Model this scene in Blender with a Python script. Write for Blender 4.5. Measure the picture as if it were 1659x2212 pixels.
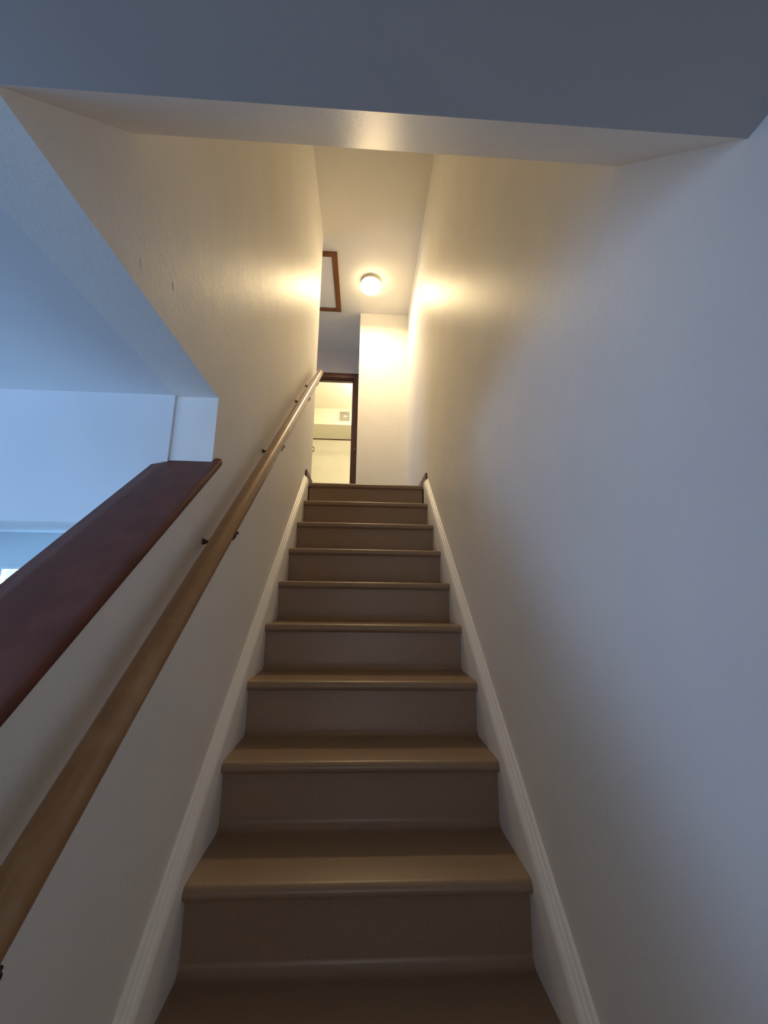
import bpy, bmesh, math
from mathutils import Vector, Matrix

# ------------------------------------------------------------------ camera, world, light, exposure
for o in list(bpy.data.objects):
    bpy.data.objects.remove(o, do_unlink=True)
SC = bpy.context.scene
COL = SC.collection

def rot_matrix(yaw, pitch, roll):
    f = Vector((math.sin(yaw)*math.cos(pitch), math.cos(yaw)*math.cos(pitch), math.sin(pitch)))
    r = Vector((math.cos(yaw), -math.sin(yaw), 0)); u = r.cross(f)
    r2 = r*math.cos(roll) + u*math.sin(roll); u2 = -r*math.sin(roll) + u*math.cos(roll)
    return Matrix(((r2.x, u2.x, -f.x), (r2.y, u2.y, -f.y), (r2.z, u2.z, -f.z))).to_4x4()

cam_d = bpy.data.cameras.new('camera')
cam = bpy.data.objects.new('camera', cam_d); COL.objects.link(cam)
cam_d.sensor_fit = 'VERTICAL'; cam_d.sensor_height = 24.0
cam_d.lens = 893.0835/2212*24.0
cam_d.clip_start = 0.02
cam.matrix_world = Matrix.Translation((-0.01665, -2.96144, -0.81718)) @ rot_matrix(0.050699, 0.201675, 0.014209)
SC.camera = cam

world = bpy.data.worlds.new('dusk_sky'); SC.world = world
world.use_nodes = True
wb = world.node_tree.nodes['Background']
SKY = (0.36, 0.545, 1.0)
wb.inputs['Color'].default_value = (0.80, 0.92, 1.0, 1)
wb.inputs['Strength'].default_value = 1.15

def area(name, loc, direction, sx, sy, power, color):
    l = bpy.data.lights.new(name, 'AREA'); l.shape = 'RECTANGLE'; l.size = sx; l.size_y = sy
    l.energy = power; l.color = color
    o = bpy.data.objects.new(name, l); COL.objects.link(o)
    o.location = loc
    o.rotation_euler = Vector(direction).to_track_quat('-Z', 'Y').to_euler()
    return o
# daylight entering by the windows of the place (each just outside its window), and one added fill
area('daylight_lounge_side', (-4.24, -4.35, -1.30), (1, 0.0, -0.45), 1.9, 1.2, 62, SKY)
area('daylight_lounge_back', (-2.0, -6.14, -1.2), (0, 1, -0.35), 1.7, 1.3, 50, (0.28, 0.55, 1.0))
area('daylight_next_room', (-2.85, 1.12, -1.1), (0, -1, -0.05), 0.95, 1.0, 190, (0.24, 0.54, 1.0))
area('daylight_upper_hall', (-2.74, 1.1, 1.2), (1, 0, -0.05), 0.75, 1.05, 14.0, SKY)
area('fill_foot_hall', (0.0, -6.14, -1.45), (0, 1, 0.0), 0.5, 1.1, 9.0, (0.95, 0.86, 0.88))  # added fill from behind the camera, brightening risers and lower walls

VS = SC.view_settings
VS.view_transform = 'Standard'; VS.look = 'None'; VS.gamma = 1.0; VS.use_curve_mapping = False
VS.exposure = 0.0
SC.cycles.use_denoising = True
SC.cycles.max_bounces = 12; SC.cycles.diffuse_bounces = 8
SC.cycles.sample_clamp_indirect = 8.0

# ------------------------------------------------------------------ dimensions (metres; upper floor z = 0, stairs climb +Y)
W2 = 0.42                      # half the clear stair width
XL, XR = -0.4520, 0.4520       # wall faces
RISE, RUN = 0.1871, 0.2261
SL = RISE/RUN
NST = 14
ZF = -NST*RISE                 # lower floor
ZC = 2.4425                    # upper ceiling
ZL = -0.2497                   # lower ceiling
Y1, Y2, Z2 = -2.5727, -2.3436, -0.0048
YO = -1.807                    # far end of the opening over the half wall
YE = 0.3246                    # end of the stair wall upstairs
YR, XS = 1.3447, -0.1077         # end wall upstairs
YD = 2.120                     # door wall upstairs
TH = 0.121
YW0, YW1 = -1.816, -1.660      # lounge header faces
XB = XL - TH                   # lounge side of the stair wall

# ------------------------------------------------------------------ materials
def nodes_of(name):
    m = bpy.data.materials.new(name); m.use_nodes = True
    nt = m.node_tree; b = nt.nodes['Principled BSDF']
    return m, nt, b
def lin(c):
    return tuple(((x/255)/12.92 if x/255 <= 0.04045 else ((x/255+0.055)/1.055)**2.4) for x in c) + (1,)
def noise(nt, scale, detail=4, rough=0.55, stretch=None):
    tc = nt.nodes.new('ShaderNodeTexCoord'); n = nt.nodes.new('ShaderNodeTexNoise')
    n.inputs['Scale'].default_value = scale; n.inputs['Detail'].default_value = detail; n.inputs['Roughness'].default_value = rough
    if stretch:
        mp = nt.nodes.new('ShaderNodeMapping'); mp.inputs['Scale'].default_value = stretch
        nt.links.new(tc.outputs['Object'], mp.inputs['Vector']); nt.links.new(mp.outputs['Vector'], n.inputs['Vector'])
    else:
        nt.links.new(tc.outputs['Object'], n.inputs['Vector'])
    return n
def ramp(nt, src, c0, c1, p0=0.3, p1=0.7):
    r = nt.nodes.new('ShaderNodeValToRGB')
    r.color_ramp.elements[0].position = p0; r.color_ramp.elements[0].color = c0
    r.color_ramp.elements[1].position = p1; r.color_ramp.elements[1].color = c1
    nt.links.new(src, r.inputs['Fac']); return r
def bump(nt, b, src, strength, dist):
    n = nt.nodes.new('ShaderNodeBump'); n.inputs['Strength'].default_value = strength; n.inputs['Distance'].default_value = dist
    nt.links.new(src, n.inputs['Height']); nt.links.new(n.outputs['Normal'], b.inputs['Normal']); return n

def paint(name, col, rough=0.42, spec=0.5, bstr=0.25, bscale=70, bdist=0.002, var=0.03):
    m, nt, b = nodes_of(name)
    big = noise(nt, 2.5, 3)
    c1 = tuple(min(1, x*(1+var)) for x in col[:3]) + (1,); c0 = tuple(x*(1-var) for x in col[:3]) + (1,)
    r = ramp(nt, big.outputs['Fac'], c0, c1)
    nt.links.new(r.outputs['Color'], b.inputs['Base Color'])
    b.inputs['Roughness'].default_value = rough; b.inputs['Specular IOR Level'].default_value = spec
    f = noise(nt, bscale, 5, 0.6); l = noise(nt, 7, 2)
    add = nt.nodes.new('ShaderNodeMath'); add.operation = 'MULTIPLY_ADD'; add.inputs[1].default_value = 2.0
    nt.links.new(l.outputs['Fac'], add.inputs[0]); nt.links.new(f.outputs['Fac'], add.inputs[2])
    bump(nt, b, add.outputs[0], bstr, bdist)
    return m
def wood(name, c0, c1, rough=0.35, axis='Y', spec=0.5, scale=18):
    m, nt, b = nodes_of(name)
    st = {'X': (0.08, 1, 1), 'Y': (1, 0.08, 1), 'Z': (1, 1, 0.08)}[axis]
    n = noise(nt, scale, 6, 0.65, st)
    r = ramp(nt, n.outputs['Fac'], c0, c1)
    nt.links.new(r.outputs['Color'], b.inputs['Base Color'])
    b.inputs['Roughness'].default_value = rough; b.inputs['Specular IOR Level'].default_value = spec
    bump(nt, b, n.outputs['Fac'], 0.08, 0.001)
    return m
def metal(name, col, rough):
    m, nt, b = nodes_of(name)
    n = noise(nt, 60, 2); r = ramp(nt, n.outputs['Fac'], tuple(x*0.9 for x in col[:3])+(1,), col)
    nt.links.new(r.outputs['Color'], b.inputs['Base Color'])
    b.inputs['Metallic'].default_value = 1; b.inputs['Roughness'].default_value = rough
    return m

M = {}
M['wall'] = paint('stair_wall_paint', (0.91, 0.89, 0.845, 1), rough=0.45, spec=0.08, bstr=0.4)
M['hall'] = paint('shaded_hall_paint', (0.60, 0.59, 0.60, 1), rough=0.5, spec=0.3)  # wall paint darkened to stand for dimmer light along the hall
M['ceil'] = paint('ceiling_paint', (0.76, 0.75, 0.72, 1), rough=0.6, spec=0.3, bstr=0.12)
M['slope'] = paint('soffit_gloss_paint', (0.84, 0.82, 0.79, 1), rough=0.40, spec=0.04, bstr=0.4, bscale=120)
M['white'] = paint('white_gloss_paint', (0.92, 0.90, 0.86, 1), rough=0.30, bstr=0.05, var=0.01)
M['foot'] = paint('shaded_foot_hall_paint', (0.52, 0.51, 0.50, 1), rough=0.6, spec=0.3, bstr=0.05)  # lounge paint darkened to hold the shade at the stair foot
M['bath'] = paint('cream_bathroom_paint', (0.80, 0.77, 0.66, 1), rough=0.5, bstr=0.1)
M['lounge'] = paint('lounge_paint', (0.84, 0.84, 0.84, 1), rough=0.7, spec=0.1, bstr=0.15)
M['cap'] = wood('dark_mahogany_stain', (0.11, 0.034, 0.022, 1), (0.185, 0.060, 0.037, 1), 0.5, 'Y', 0.25)
M['casing'] = wood('dark_walnut_stain', (0.085, 0.034, 0.022, 1), (0.16, 0.066, 0.040, 1), 0.4, 'Z')
M['hatch'] = wood('orange_brown_stain', (0.13, 0.045, 0.015, 1), (0.22, 0.085, 0.03, 1), 0.4, 'Y')
M['steel'] = metal('brushed_steel', (0.62, 0.60, 0.56, 1), 0.35)
M['nickel'] = metal('satin_nickel', (0.58, 0.55, 0.50, 1), 0.5)
M['iron'] = metal('dark_bronze', (0.13, 0.085, 0.06, 1), 0.45)

def rail_mat():
    m, nt, b = nodes_of('worn_varnished_wood')
    n = noise(nt, 14, 6, 0.65, (1, 0.06, 0.06)); r = ramp(nt, n.outputs['Fac'], (0.23, 0.110, 0.042, 1), (0.46, 0.255, 0.108, 1), 0.25, 0.75)
    w = noise(nt, 6, 4, 0.7, (1, 0.5, 0.5)); rw = ramp(nt, w.outputs['Fac'], (0, 0, 0, 1), (1, 1, 1, 1), 0.48, 0.72)
    mx = nt.nodes.new('ShaderNodeMix'); mx.data_type = 'RGBA'
    nt.links.new(rw.outputs['Color'], mx.inputs['Factor']); nt.links.new(r.outputs['Color'], mx.inputs['A'])
    mx.inputs['B'].default_value = (0.50, 0.33, 0.175, 1)
    nt.links.new(mx.outputs['Result'], b.inputs['Base Color'])
    b.inputs['Roughness'].default_value = 0.28
    bump(nt, b, n.outputs['Fac'], 0.1, 0.001)
    return m
M['rail'] = rail_mat()
def vinyl_mat():
    m, nt, b = nodes_of('brown_vinyl_stair_covering')
    n = noise(nt, 260, 3, 0.6); r = ramp(nt, n.outputs['Fac'], (0.245, 0.165, 0.102, 1), (0.335, 0.225, 0.140, 1))
    nt.links.new(r.outputs['Color'], b.inputs['Base Color'])
    b.inputs['Roughness'].default_value = 0.36; b.inputs['Specular IOR Level'].default_value = 0.5
    s = noise(nt, 30, 3, 0.5, (0.15, 1, 1))
    add = nt.nodes.new('ShaderNodeMath'); add.operation = 'ADD'
    nt.links.new(n.outputs['Fac'], add.inputs[0]); nt.links.new(s.outputs['Fac'], add.inputs[1])
    bump(nt, b, add.outputs[0], 0.12, 0.0012)
    return m
M['vinyl'] = vinyl_mat()
def floor_mat():
    m, nt, b = nodes_of('brown_floor_covering')
    n = noise(nt, 90, 4); r = ramp(nt, n.outputs['Fac'], (0.06, 0.045, 0.035, 1), (0.09, 0.07, 0.055, 1))
    nt.links.new(r.outputs['Color'], b.inputs['Base Color']); b.inputs['Roughness'].default_value = 0.7
    bump(nt, b, n.outputs['Fac'], 0.3, 0.003); return m
M['floor'] = floor_mat()
M['carpet'] = paint('pale_carpet', (0.32, 0.31, 0.30, 1), rough=0.9, spec=0.1, bstr=0.6, bscale=200)
def glow_mat():
    m, nt, b = nodes_of('lit_opal_glass')
    b.inputs['Base Color'].default_value = (0.9, 0.86, 0.75, 1); b.inputs['Roughness'].default_value = 0.25
    b.inputs['Emission Color'].default_value = (1.0, 0.75, 0.415, 1); b.inputs['Emission Strength'].default_value = 15
    return m
M['glow'] = glow_mat()
def pane_mat():
    m = bpy.data.materials.new('window_glass'); m.use_nodes = True; nt = m.node_tree
    for n in list(nt.nodes): nt.nodes.remove(n)
    out = nt.nodes.new('ShaderNodeOutputMaterial'); mix = nt.nodes.new('ShaderNodeMixShader')
    t = nt.nodes.new('ShaderNodeBsdfTransparent'); g = nt.nodes.new('ShaderNodeBsdfGlossy'); fr = nt.nodes.new('ShaderNodeFresnel')
    t.inputs['Color'].default_value = (0.97, 0.98, 0.98, 1); g.inputs['Roughness'].default_value = 0.03
    nt.links.new(fr.outputs['Fac'], mix.inputs['Fac']); nt.links.new(t.outputs[0], mix.inputs[1]); nt.links.new(g.outputs[0], mix.inputs[2])
    nt.links.new(mix.outputs[0], out.inputs['Surface']); return m
M['pane'] = pane_mat()

# ------------------------------------------------------------------ mesh helpers
def link(name, verts, faces, mat, parent=None, smooth=False):
    me = bpy.data.meshes.new(name); me.from_pydata([tuple(v) for v in verts], [], faces)
    bm = bmesh.new(); bm.from_mesh(me); bmesh.ops.recalc_face_normals(bm, faces=bm.faces); bm.to_mesh(me); bm.free()
    me.materials.append(mat)
    if smooth:
        for p in me.polygons: p.use_smooth = True
        me.set_sharp_from_angle(angle=math.radians(38))
    o = bpy.data.objects.new(name, me); COL.objects.link(o)
    if parent: o.parent = parent
    return o
def box(name, x0, x1, y0, y1, z0, z1, mat, parent=None, bevel=0.0):
    v = [(x, y, z) for x in (x0, x1) for y in (y0, y1) for z in (z0, z1)]
    f = [(0, 1, 3, 2), (4, 6, 7, 5), (0, 4, 5, 1), (2, 3, 7, 6), (0, 2, 6, 4), (1, 5, 7, 3)]
    o = link(name, v, f, mat, parent)
    if bevel: soften(o, bevel)
    return o
def soften(o, w, seg=2):
    bm = bmesh.new(); bm.from_mesh(o.data)
    bmesh.ops.bevel(bm, geom=list(bm.edges), offset=w, segments=seg, affect='EDGES', profile=0.5)
    bm.to_mesh(o.data); bm.free()
    for p in o.data.polygons: p.use_smooth = True
    o.data.set_sharp_from_angle(angle=math.radians(40))
def prism_x(name, pts, x0, x1, mat, parent=None, smooth=False):
    """pts: outline in (y, z), pushed from x0 to x1"""
    n = len(pts)
    v = [(x0, y, z) for y, z in pts] + [(x1, y, z) for y, z in pts]
    f = [tuple(range(n)), tuple(range(2*n-1, n-1, -1))] + [(i, (i+1) % n, n+(i+1) % n, n+i) for i in range(n)]
    return link(name, v, f, mat, parent, smooth)
def sweep(name, prof, path, mat, parent=None, smooth=True, closed_ends=True):
    """prof: list of (a, b) mapped by each path item: a function (a, b) -> point"""
    n = len(prof); v = []; f = []
    for fn in path: v += [fn(a, b) for a, b in prof]
    for k in range(len(path)-1):
        for i in range(n): f.append((k*n+i, k*n+(i+1) % n, (k+1)*n+(i+1) % n, (k+1)*n+i))
    if closed_ends: f += [tuple(range(n)), tuple(range(len(v)-1, len(v)-n-1, -1))]
    return link(name, v, f, mat, parent, smooth)
def tube(name, pts, r, mat, parent=None, seg=12):
    pts = [Vector(p) for p in pts]; path = []
    t = (pts[1]-pts[0]).normalized(); up = Vector((0, 0, 1)) if abs(t.z) < 0.9 else Vector((1, 0, 0))
    for i, p in enumerate(pts):
        t = (pts[min(i+1, len(pts)-1)]-pts[max(i-1, 0)]).normalized()
        s = t.cross(up).normalized(); u = s.cross(t)
        path.append(lambda a, b, p=p, s=s, u=u: p + s*a + u*b)
    prof = [(r*math.cos(2*math.pi*k/seg), r*math.sin(2*math.pi*k/seg)) for k in range(seg)]
    return sweep(name, prof, path, mat, parent)
def lathe(name, prof, center, mat, parent=None, seg=48):
    v = []; f = []
    for k in range(seg):
        a = 2*math.pi*k/seg
        v += [(center[0]+r*math.cos(a), center[1]+r*math.sin(a), center[2]+z) for r, z in prof]
    n = len(prof)
    for k in range(seg):
        for i in range(n-1): f.append((k*n+i, k*n+i+1, ((k+1) % seg)*n+i+1, ((k+1) % seg)*n+i))
    o = link(name, v, f, mat, parent, True)
    bm = bmesh.new(); bm.from_mesh(o.data); bmesh.ops.remove_doubles(bm, verts=bm.verts, dist=1e-5)
    bmesh.ops.recalc_face_normals(bm, faces=bm.faces); bm.to_mesh(o.data); bm.free()
    return o
def thing(name, label, cat, loc=(0, 0, 0), group=None):
    o = bpy.data.objects.new(name, None); COL.objects.link(o); o.empty_display_size = 0.05
    o.location = loc; o['label'] = label; o['category'] = cat
    if group: o['group'] = group
    return o
def tag(o, label, cat, group=None):
    o['label'] = label; o['category'] = cat
    if group: o['group'] = group
    return o
def struct(o, label, cat):
    o['kind'] = 'structure'; o['label'] = label; o['category'] = cat
    return o
def keep(o, root):
    """parent o to root, leaving it where it is"""
    o.parent = root; o.matrix_parent_inverse = root.matrix_basis.inverted() if False else Matrix.Translation(-Vector(root.location))
    return o

# ------------------------------------------------------------------ the setting
HCAP = 1.050                       # cap top above the nosing line
CT = 0.026                         # cap thickness, measured upright
zc = lambda y, h: h + y*SL
YH = -3.02                         # lower end of the half wall
wl = prism_x('wall_left', [(YH, ZF), (YE, ZF), (YE, ZC), (Y1, ZC), (Y1, ZL), (YO, ZL), (YO, zc(YO, HCAP-CT)), (YH, zc(YH, HCAP-CT))],
             XB, XL, M['wall'])
struct(wl, 'off white stair wall carrying the round wooden handrail', 'wall')
def blemish(y, z, ry, rz, tilt, h):
    v = [(XL+h, y, z)]; f = []; n = 14
    for ring, (k, hh) in enumerate(((0.45, 0.8), (0.8, 0.35), (1.0, -0.0005))):
        for i in range(n):
            a = 2*math.pi*i/n; dy, dz = ry*k*math.cos(a), rz*k*math.sin(a)
            v.append((XL+h*hh if hh > 0 else XL-0.0005, y+dy*math.cos(tilt)-dz*math.sin(tilt), z+dy*math.sin(tilt)+dz*math.cos(tilt)))
    for i in range(n):
        j = (i+1) % n; f.append((0, 1+i, 1+j))
        for r in range(2): f.append((1+r*n+i, 1+(r+1)*n+i, 1+(r+1)*n+j, 1+r*n+j))
    return link('plaster_blob', v, f, M['wall'], wl, True)
blemish(-2.134, -0.145, 0.006, 0.013, 0.3, 0.0016)
blemish(-2.259, -0.200, 0.004, 0.010, 0.5, 0.0013)

struct(box('wall_right', XR, XR+0.12, -6.1, 2.23, ZF, ZC, M['wall']), 'tall off white wall across from the wooden handrail', 'wall')
struct(box('wall_end', XS, XR, YR, 2.23, 0, ZC, M['wall']), 'cream lit end wall at the head of the stairs', 'wall')

# stair soffit: slopes up from the lower ceiling, then runs upright behind the edge
struct(prism_x('ceiling_slope', [(Y1, ZL), (Y2, Z2), (Y2, ZC), (Y2-0.12, ZC), (Y2-0.12, Z2+0.05), (Y1, ZL+0.10)], XL, XR, M['slope']),
       'glossy sloping soffit catching the lamp reflection above the stairs', 'ceiling')
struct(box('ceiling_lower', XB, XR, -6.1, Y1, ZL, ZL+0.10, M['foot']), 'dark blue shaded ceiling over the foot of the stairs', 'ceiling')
struct(box('ceiling_lounge', -4.1, XB, -6.1, YW1, ZL, ZL+0.10, M['lounge']), 'blue tinted lounge ceiling beyond the half wall', 'ceiling')
struct(box('ceiling_upper', -2.7, XR, Y2-0.12, 2.23, ZC, ZC+0.1, M['ceil']), 'cream upper ceiling around the round lamp', 'ceiling')

# lounge side: wall with a wide opening, its header, and the room behind it
ZH = -0.640
hd = [(YW0, ZL+0.0), (YW0, ZH+0.030), (YW0+0.008, ZH+0.010), (YW0+0.026, ZH), (YW1, ZH), (YW1, ZL)]
struct(prism_x('wall_lounge_header', hd, -4.1, XB-0.0, M['lounge'], None, True), 'pale blue wall band above the wide lounge opening', 'wall')
struct(box('wall_lounge_side_a', -4.2, -4.1, -6.1, -5.3, ZF, ZL, M['lounge']), 'lounge wall beside its window', 'wall')
struct(box('wall_lounge_side_b', -4.2, -4.1, -3.4, 1.1, ZF, ZL, M['lounge']), 'lounge outer wall running to the next room', 'wall')
struct(box('wall_lounge_side_c', -4.2, -4.1, -5.3, -3.4, ZF, -1.98, M['lounge']), 'lounge wall under its window', 'wall')
struct(box('wall_lounge_side_d', -4.2, -4.1, -5.3, -3.4, -0.72, ZL, M['lounge']), 'lounge wall over its window', 'wall')
struct(box('wall_back_a', -4.1, -2.85, -6.1, -6.0, ZF, ZL, M['lounge']), 'back wall of the lounge', 'wall')
struct(box('wall_back_b', -1.15, -0.28, -6.1, -6.0, ZF, ZL, M['lounge']), 'back wall of the lounge by the stairs', 'wall')
struct(box('wall_back_e', 0.28, XR, -6.1, -6.0, ZF, ZL, M['foot']), 'back wall of the stair foot beside the added window', 'wall')
struct(box('wall_back_f', -0.28, 0.28, -6.1, -6.0, ZF, -2.05, M['foot']), 'back wall of the stair foot under the added window', 'wall')
struct(box('wall_back_g', -0.28, 0.28, -6.1, -6.0, -0.85, ZL, M['foot']), 'back wall of the stair foot over the added window', 'wall')
struct(box('wall_back_c', -2.85, -1.15, -6.1, -6.0, ZF, -1.85, M['lounge']), 'back wall under the lounge window', 'wall')
struct(box('wall_back_d', -2.85, -1.15, -6.1, -6.0, -0.55, ZL, M['lounge']), 'back wall over the lounge window', 'wall')
struct(box('wall_foot_added', XB, XL, -6.0, -3.02, ZF, ZL, M['foot']), 'unseen wall added beside the foot of the stairs to shade its ceiling', 'wall')  # unseen, added to keep lounge daylight off the ceiling at the stair foot
# next room
struct(box('ceiling_next_room', -4.1, XB, YW1, 1.1, ZL, ZL+0.10, M['lounge']), 'ceiling of the room beyond the lounge opening', 'ceiling')
WX0, WX1, WZ0, WZ1 = -3.325, -2.40, -1.65, -0.592
struct(box('wall_far_a', -4.1, WX0, 1.0, 1.1, ZF, ZL, M['lounge']), 'far blue wall beside the bright window', 'wall')
struct(box('wall_far_b', WX1, XB, 1.0, 1.1, ZF, ZL, M['lounge']), 'far blue wall between the bright window and the stairs', 'wall')
struct(box('wall_far_c', WX0, WX1, 1.0, 1.1, WZ1, ZL, M['lounge']), 'far blue wall over the bright window', 'wall')
struct(box('wall_far_d', WX0, WX1, 1.0, 1.1, ZF, WZ0, M['lounge']), 'far blue wall under the bright window', 'wall')
struct(box('floor_next_room', -4.2, XB, YW1, 1.1, ZF-0.1, ZF, M['floor']), 'dark floor of the room beyond the lounge opening', 'floor')
struct(box('floor_lounge', -4.2, XB, -6.1, YW1, ZF-0.1, ZF, M['carpet']), 'pale carpet of the lounge beyond the half wall', 'floor')
struct(box('floor', XB, XR+0.12, -6.1, 1.1, ZF-0.1, ZF, M['floor']), 'brown floor covering at the foot of the stairs', 'floor')

def window(name, x0, x1, z0, z1, y, label, plane='Y'):
    r = bpy.data.objects.new(name, None); COL.objects.link(r)
    r.location = (x0, y, z0) if plane == 'Y' else (y, x0, z0)
    struct(r, label, 'window')
    fw = 0.028
    def b(n, a0, a1, c0, c1, d0, d1, m):
        if plane == 'Y': o = box(n, a0, a1, d0, d1, c0, c1, m)
        else: o = box(n, d0, d1, a0, a1, c0, c1, m)
        return keep(o, r)
    b('window_frame', x0, x0+fw, z0, z1, y, y+0.05, M['white']); b('window_frame', x1-fw, x1, z0, z1, y, y+0.05, M['white'])
    b('window_frame', x0+fw, x1-fw, z0, z0+fw, y, y+0.05, M['white']); b('window_frame', x0+fw, x1-fw, z1-fw, z1, y, y+0.05, M['white'])
    mid = (x0+x1)/2
    b('mullion', mid-0.015, mid+0.015, z0+fw, z1-fw, y, y+0.05, M['white'])
    b('pane', x0+fw, mid-0.015, z0+fw, z1-fw, y+0.022, y+0.028, M['pane'])
    b('pane', mid+0.015, x1-fw, z0+fw, z1-fw, y+0.022, y+0.028, M['pane'])
    b('window_sill', x0-0.03, x1+0.03, z0-0.025, z0, y-0.08, y, M['white'])
window('window_1', WX0, WX1, WZ0, WZ1, 1.02, 'bright white window in the room beyond the lounge')
window('window_2', -5.3, -3.4, -1.98, -0.72, -4.16, 'wide window in the lounge outer wall', 'X')
window('window_3', -2.85, -1.15, -1.85, -0.55, -6.06, 'window in the lounge back wall')

# upstairs hall, door wall, bathroom behind the door
DX0, DX1, DZ = -0.930, -0.191, 2.026      # clear door opening
struct(box('floor_upper', -2.7, XR, 0.11, 4.75, -0.16, 0.0, M['floor']), 'brown floor of the upper landing', 'floor')
struct(box('wall_door_a', -2.7, DX0-0.02, YD, YD+0.11, 0, ZC, M['hall']), 'hall wall beside the upstairs doorway', 'wall')
struct(box('wall_door_b', DX1+0.02, XS, YD, YD+0.11, 0, ZC, M['hall']), 'narrow hall wall between doorway and end wall', 'wall')
struct(box('wall_door_c', DX0-0.02, DX1+0.02, YD, YD+0.11, DZ+0.02, ZC, M['hall']), 'mauve shaded hall wall above the upstairs doorway', 'wall')
struct(box('wall_hall_near', -2.7, XB, YE-0.11, YE, 0, ZC, M['hall']), 'hall wall behind the stair wall', 'wall')
struct(box('wall_hall_end_a', -2.7, -2.6, YE, 0.7, 0, ZC, M['hall']), 'hall end wall beside its window', 'wall')
struct(box('wall_hall_end_b', -2.7, -2.6, 1.5, YD, 0, ZC, M['hall']), 'hall end wall beside the door wall', 'wall')
struct(box('wall_hall_end_c', -2.7, -2.6, 0.7, 1.5, 0, 0.65, M['hall']), 'hall end wall under its window', 'wall')
struct(box('wall_hall_end_d', -2.7, -2.6, 0.7, 1.5, 1.75, ZC, M['hall']), 'hall end wall over its window', 'wall')
window('fill_window', -0.28, 0.28, -2.05, -0.85, -6.06, 'narrow window added for fill light behind the foot of the stairs')  # added opening for the fill light; no window is known here
window('window_4', 0.7, 1.5, 0.65, 1.75, -2.66, 'window at the end of the upstairs hall', 'X')

def door_frame():
    r = bpy.data.objects.new('door_1', None); COL.objects.link(r); r.location = (DX1, YD, 0)
    struct(r, 'dark brown door frame around the bright upstairs room', 'door')
    C = M['casing']
    # casing boards on the hall face: flat board and raised outer bead
    for nm, args in (('casing', (DX1+0.004, XS-0.002, YD-0.016, YD, 0, DZ+0.075)), ('casing', (DX0-0.069, DX0-0.004, YD-0.016, YD, 0, DZ+0.075)),
                     ('casing', (DX0-0.004, DX1+0.004, YD-0.016, YD, DZ+0.006, DZ+0.075))):
        keep(box(nm, *args, C, None, 0.003), r)
    keep(box('casing_bead', DX0-0.06, XS-0.012, YD-0.022, YD-0.016, DZ+0.058, DZ+0.071, C, None, 0.002), r)
    keep(box('casing_bead', XS-0.016, XS-0.004, YD-0.022, YD-0.016, 0, DZ+0.058, C, None, 0.002), r)
    # jamb lining and stops
    keep(box('jamb', DX1, DX1+0.02, YD, YD+0.11, 0, DZ+0.02, C), r)
    keep(box('jamb', DX0-0.02, DX0, YD, YD+0.11, 0, DZ+0.02, C), r)
    keep(box('jamb', DX0, DX1, YD, YD+0.11, DZ, DZ+0.02, C), r)
    keep(box('door_stop', DX0, DX1, YD+0.035, YD+0.075, DZ-0.012, DZ, C), r)
    keep(box('door_stop', DX1-0.012, DX1, YD+0.035, YD+0.075, 0, DZ-0.012, C), r)
    # latch keeper on the casing
    s = keep(box('strike_plate', -0.161, -0.139, YD-0.022, YD-0.016, 0.988, 1.048, M['iron'], None, 0.001), r)
    s['label'] = 'small metal keeper'
    k = lathe('keeper_knob', [(0, 0), (0.007, 0.001), (0.008, 0.006), (0.005, 0.010), (0, 0.011)], (0, 0, 0), M['steel'], None, 16)
    k.rotation_euler = (math.pi/2, 0, 0); k.location = (-0.150-DX1, -0.022, 1.030); k.parent = r
door_frame()

BX0, BX1, BY1 = -1.10, XR, 4.60
struct(box('wall_bath_back', BX0, BX1, BY1, BY1+0.1, 0, ZC, M['bath']), 'cream back wall of the lit upstairs room', 'wall')
struct(box('wall_bath_side_a', BX0-0.1, BX0, YD+0.11, BY1+0.1, 0, ZC, M['bath']), 'cream side wall of the lit upstairs room', 'wall')
struct(box('wall_bath_side_b', BX1, BX1+0.1, YD+0.11, BY1+0.1, 0, ZC, M['bath']), 'cream side wall of the lit room by the end wall', 'wall')
struct(box('wall_bath_front', XS, BX1, 2.23, 2.33, 0, ZC, M['bath']), 'inner wall of the lit upstairs room', 'wall')
struct(box('ceiling_bath', BX0-0.1, BX1+0.1, YD+0.11, BY1+0.1, ZC, ZC+0.1, M['bath']), 'cream ceiling of the lit upstairs room', 'ceiling')
struct(box('trim_1', BX0, BX1, 3.917, BY1, 2.144, ZC, M['bath']), 'cream boxed soffit carrying the square vent', 'soffit')
struct(box('trim_2', BX0, BX1, BY1-0.012, BY1, 0.0, 1.568, M['bath'], None, 0.003), 'smooth cream surround panel on the back wall', 'wall panel')
bl = bpy.data.lights.new('bathroom_bulb', 'POINT'); bl.energy = 37; bl.color = (1.0, 0.88, 0.64); bl.shadow_soft_size = 0.12
blo = bpy.data.objects.new('bathroom_bulb', bl); COL.objects.link(blo); blo.location = (0.12, 3.0, 1.95)

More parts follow.
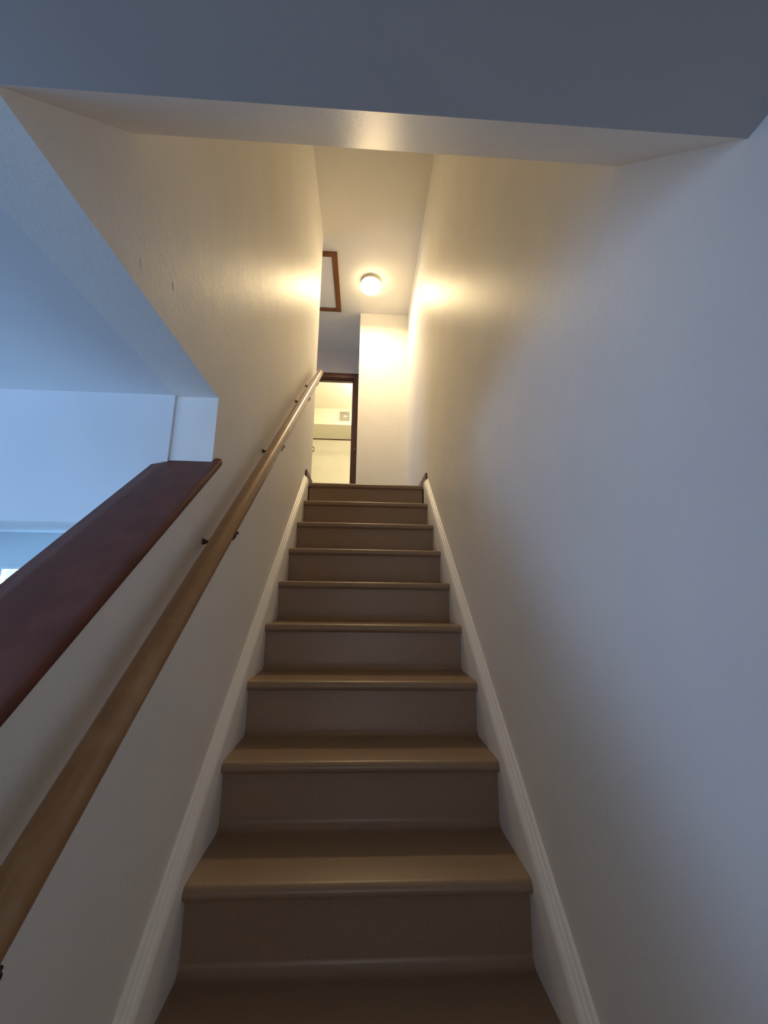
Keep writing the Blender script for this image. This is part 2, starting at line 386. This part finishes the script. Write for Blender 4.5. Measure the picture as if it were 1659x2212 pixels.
# ------------------------------------------------------------------ skirting along the stairs
def skirt(name, side, label):
    prof = [(0.0, 0.076), (0.005, 0.0755), (0.0085, 0.072), (0.0105, 0.067), (0.0125, 0.0665), (0.0165, 0.0635), (0.0195, 0.058), (0.0215, 0.0575),
            (0.0255, 0.052), (0.0295, 0.045), (0.0320, 0.036), (0.0320, -0.30), (0.0, -0.30)]
    wall = XL if side < 0 else XR
    s = 1 if side < 0 else -1
    path = [lambda a, b, y=y: (wall+s*a, y, max(b+y*SL, ZF)) for y in (-2.96, -0.045)]
    o = sweep(name, prof, path, M['white'], None, True)
    return struct(o, label, 'skirting')
skirt('baseboard_left', -1, 'ridged white skirting rising under the wooden handrail')
skirt('baseboard_right', 1, 'ridged white skirting rising along the tall bare wall')
def hall_base(name, x0, x1, y0, y1, label):
    # brown hall baseboard whose end shows just above the top step
    o = prism_x('tmp', [(y0, 0.0), (y0, 0.070), (y0+0.012, 0.094), (y1, 0.094), (y1, 0.0)], x0, x1, M['casing'])
    o.name = name; o.data.name = name
    return struct(o, label, 'baseboard')
hall_base('baseboard_hall_left', XL, XL+0.013, -0.02, YE, 'short dark brown baseboard end at the handrail side of the top step')
struct(box('baseboard_end', XS, XR-0.013, YR-0.013, YR, 0, 0.094, M['casing'], None, 0.002), 'dark brown baseboard along the cream end wall', 'baseboard')
hall_base('baseboard_hall_right', XR-0.013, XR, -0.02, YR, 'dark brown baseboard end at the bare wall side of the top step')

# ------------------------------------------------------------------ staircase
def staircase():
    r = thing('staircase', 'straight flight of brown covered stairs with rounded nosings', 'stairs', (0, -NST*RUN, ZF))
    NT = 0.034; RR = NT/2; OV = 0.024
    def arc(cy, cz, rad, a0, a1, n=8):
        return [(cy+rad*math.cos(math.radians(a0+(a1-a0)*k/n)), cz+rad*math.sin(math.radians(a0+(a1-a0)*k/n))) for k in range(n+1)]
    # tread: nosing front at y = 0, top at z = 0
    def tread_pts(depth): return arc(RR, -RR, RR, 270, 90) + [(depth, 0.0), (depth, -NT)]
    # riser under the nosing, coved into the tread below
    cr = 0.026
    riser = [(OV, -NT+0.0005)] + [(OV-cr+cr*math.cos(math.radians(a)), -RISE+cr-cr*math.sin(math.radians(a))) for a in range(0, 91, 15)] \
            + [(OV-cr, -RISE-0.002), (OV+0.014, -RISE-0.002), (OV+0.014, -NT+0.0005)]
    tm = rm = None
    for n in range(NST):
        y, z = -n*RUN, -n*RISE
        pts = tread_pts(RUN+OV+0.010 if n else 0.11)
        if n == 0 or tm is None:
            t = prism_x('tread', pts, -W2, W2, M['vinyl'], None, True)
            if n == 1: tm = t.data
        else:
            t = bpy.data.objects.new('tread', tm); COL.objects.link(t)
        if rm is None:
            q = prism_x('riser', riser, -W2, W2, M['vinyl'], None, True); rm = q.data
        else:
            q = bpy.data.objects.new('riser', rm); COL.objects.link(q)
        for o in (t, q):
            o.parent = r; o.location = Vector((0, y, z)) - Vector(r.location)
staircase()

# ------------------------------------------------------------------ dark wood cap on the half wall
def cap():
    x0, x1 = -0.618, -0.430
    prof = [(x1-0.006, 0.0), (x1-0.002, -0.003), (x1, -0.009), (x1, -0.018), (x1-0.004, -0.025), (x1-0.010, -CT),
            (x0+0.008, -CT), (x0+0.001, -0.022), (x0, -0.014), (x0+0.003, -0.008), (x0+0.030, -0.0025), (x0+0.036, 0.0)]
    def end(a, b):
        y = YO-0.002 if a > XB-0.002 else YW0-0.001
        if a > XL+0.002: y = YO+0.018
        return (a, y, b+zc(y, HCAP))
    def near(a, b): return (a, YH+0.001, b+zc(YH+0.001, HCAP))
    # far end follows the wall: split the profile where the wall faces are
    pp = []
    for i, (a, b) in enumerate(prof):
        pp.append((a, b)); a2, b2 = prof[(i+1) % len(prof)]
        for cut in sorted((XB, XL), reverse=a2 < a):
            if (a-cut)*(a2-cut) < 0:
                for e in ((0.0021, -0.0021) if a2 < a else (-0.0021, 0.0021)):
                    t = (cut+e-a)/(a2-a); pp.append((cut+e, b+(b2-b)*t))
    o = sweep('half_wall_cap', pp, [near, end], M['cap'], None, True)
    return tag(o, 'dark mahogany sloping cap board on top of the half wall', 'cap board')
cap()

# ------------------------------------------------------------------ handrail
def handrail():
    c, rho = 0.060, 0.0254
    sl = math.tan(math.radians(39.720))
    zr = lambda y: -1.5*SL + 0.8562 + (y+1.5)*sl
    y0, y1 = -3.05, 0.10
    r = thing('handrail', 'round worn wooden handrail mounted along the stair wall', 'handrail', (XL, -1.5, zr(-1.5)))
    d = Vector((0, 1, sl)).normalized(); u = Vector((1, 0, 0)); w = u.cross(d)
    n = 32; path = []
    L = (y1-y0)
    stations = [(0.0, 0.80), (0.0008, 0.93), (0.0022, 1.0)] + [(k/24, 1.0) for k in range(1, 24)] + [(1-0.0022, 1.0), (1-0.0008, 0.93), (1.0, 0.80)]
    prof = [(math.cos(2*math.pi*k/n), math.sin(2*math.pi*k/n)) for k in range(n)]
    for t, k in stations:
        y = y0+t*L; P = Vector((XL+c, y, zr(y)))
        path.append(lambda a, b, P=P, k=k: P + u*(a*rho*k) + w*(b*rho*k))
    keep(sweep('rail', prof, path, M['rail'], None, True), r)
    for y in (-2.46, -1.815, -1.262, -0.575, -0.215):
        z = zr(y)
        b = bpy.data.objects.new('bracket', None); b.empty_display_size = 0.02; COL.objects.link(b)
        # wall rose
        k = lathe('bracket', [(0, 0), (0.009, 0), (0.009, 0.003), (0.007, 0.006), (0, 0.0065)], (0, 0, 0), M['iron'], None, 20)
        bpy.data.objects.remove(b)
        b = k; b.rotation_euler = (0, math.pi/2, 0); b.location = (0, y+1.5, z-0.030-zr(-1.5)); b.parent = r
        # arm: out from the rose and up under the rail   (local z of b is world +X, local x of b is world -Z)
        pts = [(0, 0, 0.004), (0.004, 0, 0.025), (0.006, 0, 0.045), (0.003, 0, 0.056), (-0.004, 0, c)]
        tube('arm', pts, 0.0055, M['iron'], b)
        # saddle strap cupping the underside, its tip showing past the outer edge
        rr = rho+0.0012; v = []; f = []
        m = 16
        for i in range(m+1):
            a = math.radians(200 + (350-200)*i/m)
            for q in (rr, rr+0.003):
                for e in (-0.009, 0.009):
                    P = u*(q*math.cos(a)) + w*(q*math.sin(a)) + d*e
                    v.append((-(P.z+0.030), P.y, P.x+c))
        for i in range(m):
            A, B = 4*i, 4*(i+1)
            f += [(A, B, B+1, A+1), (A+2, A+3, B+3, B+2), (A, A+2, B+2, B), (A+1, B+1, B+3, A+3)]
        f += [(0, 1, 3, 2), (4*m, 4*m+2, 4*m+3, 4*m+1)]
        link('saddle', v, f, M['iron'], b)
        # screw tip on the outer end
        a = math.radians(350); P = u*((rr+0.004)*math.cos(a)) + w*((rr+0.004)*math.sin(a))
        lathe('screw', [(0, 0), (0.004, 0), (0.004, 0.003), (0, 0.004)], (-(P.z+0.030), P.y, P.x+c-0.001), M['iron'], b, 12)
handrail()

# ------------------------------------------------------------------ ceiling lamp
def ceiling_lamp():
    cx, cy = 0.003, 0.826
    r = thing('ceiling_lamp', 'round flush ceiling lamp with glowing glass drum and ribbed metal collar', 'lamp', (cx, cy, ZC))
    lathe('collar', [(0, 0), (0.100, 0), (0.105, -0.002), (0.105, -0.014), (0.101, -0.016), (0.101, -0.021), (0.105, -0.024), (0.105, -0.040), (0.101, -0.043), (0.090, -0.044), (0, -0.044)],
          (0, 0, 0), M['nickel'], r)
    lathe('shade', [(0.090, -0.044), (0.101, -0.046), (0.107, -0.052), (0.109, -0.062), (0.109, -0.076), (0.104, -0.090), (0.090, -0.102), (0.064, -0.111), (0.032, -0.115), (0, -0.116)],
          (0, 0, 0), M['glow'], r)
    # the bulbs throw most of their light down through the glass
    l = bpy.data.lights.new('lamp_bulb', 'AREA'); l.shape = 'DISK'; l.size = 0.19; l.energy = 18.8; l.color = (1.0, 0.75, 0.415); l.spread = math.radians(172)
    lo = bpy.data.objects.new('lamp_bulb', l); COL.objects.link(lo); lo.parent = r; lo.location = (0, 0, -0.118)
ceiling_lamp()

# ------------------------------------------------------------------ attic hatch
def attic_hatch():
    x0, x1, y0, y1 = -0.94, -0.3305, 0.472, 1.322; w = 0.054; t = 0.016
    r = thing('attic_hatch', 'attic hatch with orange brown wooden frame and pale panel in the ceiling', 'hatch', (x1, y0, ZC))
    def mitre(pts):
        v = [(x, y, ZC) for x, y in pts] + [(x, y, ZC-t) for x, y in pts]
        f = [(0, 1, 2, 3), (7, 6, 5, 4)] + [(i, (i+1) % 4, 4+(i+1) % 4, 4+i) for i in range(4)]
        o = keep(link('frame_board', v, f, M['hatch']), r); soften(o, 0.002, 1); return o
    g = 0.0006
    mitre([(x0+g, y0), (x1-g, y0), (x1-w-g, y0+w), (x0+w+g, y0+w)])
    mitre([(x1, y0+g), (x1, y1-g), (x1-w, y1-w-g), (x1-w, y0+w+g)])
    mitre([(x1-g, y1), (x0+g, y1), (x0+w+g, y1-w), (x1-w-g, y1-w)])
    mitre([(x0, y1-g), (x0, y0+g), (x0+w, y0+w+g), (x0+w, y1-w-g)])
    keep(box('hatch_panel', x0+w+0.002, x1-w-0.002, y0+w+0.002, y1-w-0.002, ZC-0.006, ZC, M['ceil']), r)
attic_hatch()

# ------------------------------------------------------------------ things in the lit upstairs room
def vent():
    x0, x1, z0, z1, y = -0.503, -0.279, 2.186, 2.418, 3.917
    r = thing('wall_vent', 'square slatted vent on the cream soffit through the upstairs doorway', 'vent', ((x0+x1)/2, y, z0))
    fw = 0.022; m = M['bath']
    for a in ((x0, x1, z0, z0+fw), (x0, x1, z1-fw, z1), (x0, x0+fw, z0+fw, z1-fw), (x1-fw, x1, z0+fw, z1-fw)):
        keep(box('vent_frame', a[0], a[1], y-0.012, y, a[2], a[3], m), r)
    keep(box('backing', x0+fw, x1-fw, y-0.003, y, z0+fw, z1-fw, M['floor']), r)
    n = 11
    for k in range(n):
        z = z0+fw+(k+0.5)*(z1-z0-2*fw)/n
        v = [(x, y-0.003-dy, z+dz) for x in (x0+fw, x1-fw) for dy, dz in ((0, 0.005), (0, 0.0065), (0.007, -0.0035), (0.007, -0.005))]
        f = [(0, 1, 2, 3), (7, 6, 5, 4)] + [(i, (i+1) % 4, 4+(i+1) % 4, 4+i) for i in range(4)]
        keep(link('slat', v, f, m), r)
    xc, zz = (x0+x1)/2+0.01, (z0+z1)/2
    keep(box('centre_badge', xc-0.030, xc+0.030, y-0.016, y-0.010, zz-0.012, zz+0.012, M['white'], None, 0.002), r)
vent()
tag(tube('shower_rod', [(BX0, 3.977, 1.889), (0, 3.977, 1.889), (BX1, 3.977, 1.889)], 0.0125, M['iron']), 'thin dark rod across the lit upstairs room', 'rod')
def hook():
    # thin curved arm coming out of the side wall
    c = Vector((-0.962, 3.957, 1.680))
    pts = [Vector((BX0, 3.957, 1.748)), Vector((-1.02, 3.957, 1.748))]
    for a in range(90, -131, -20):
        pts.append(c + Vector((0.058*math.cos(math.radians(a)), 0, 0.058*math.sin(math.radians(a))+0.008)))
    return tag(tube('curved_arm', pts, 0.008, M['iron']), 'thin curved dark arm hanging below the rod in the lit room', 'metal arm')
hook()
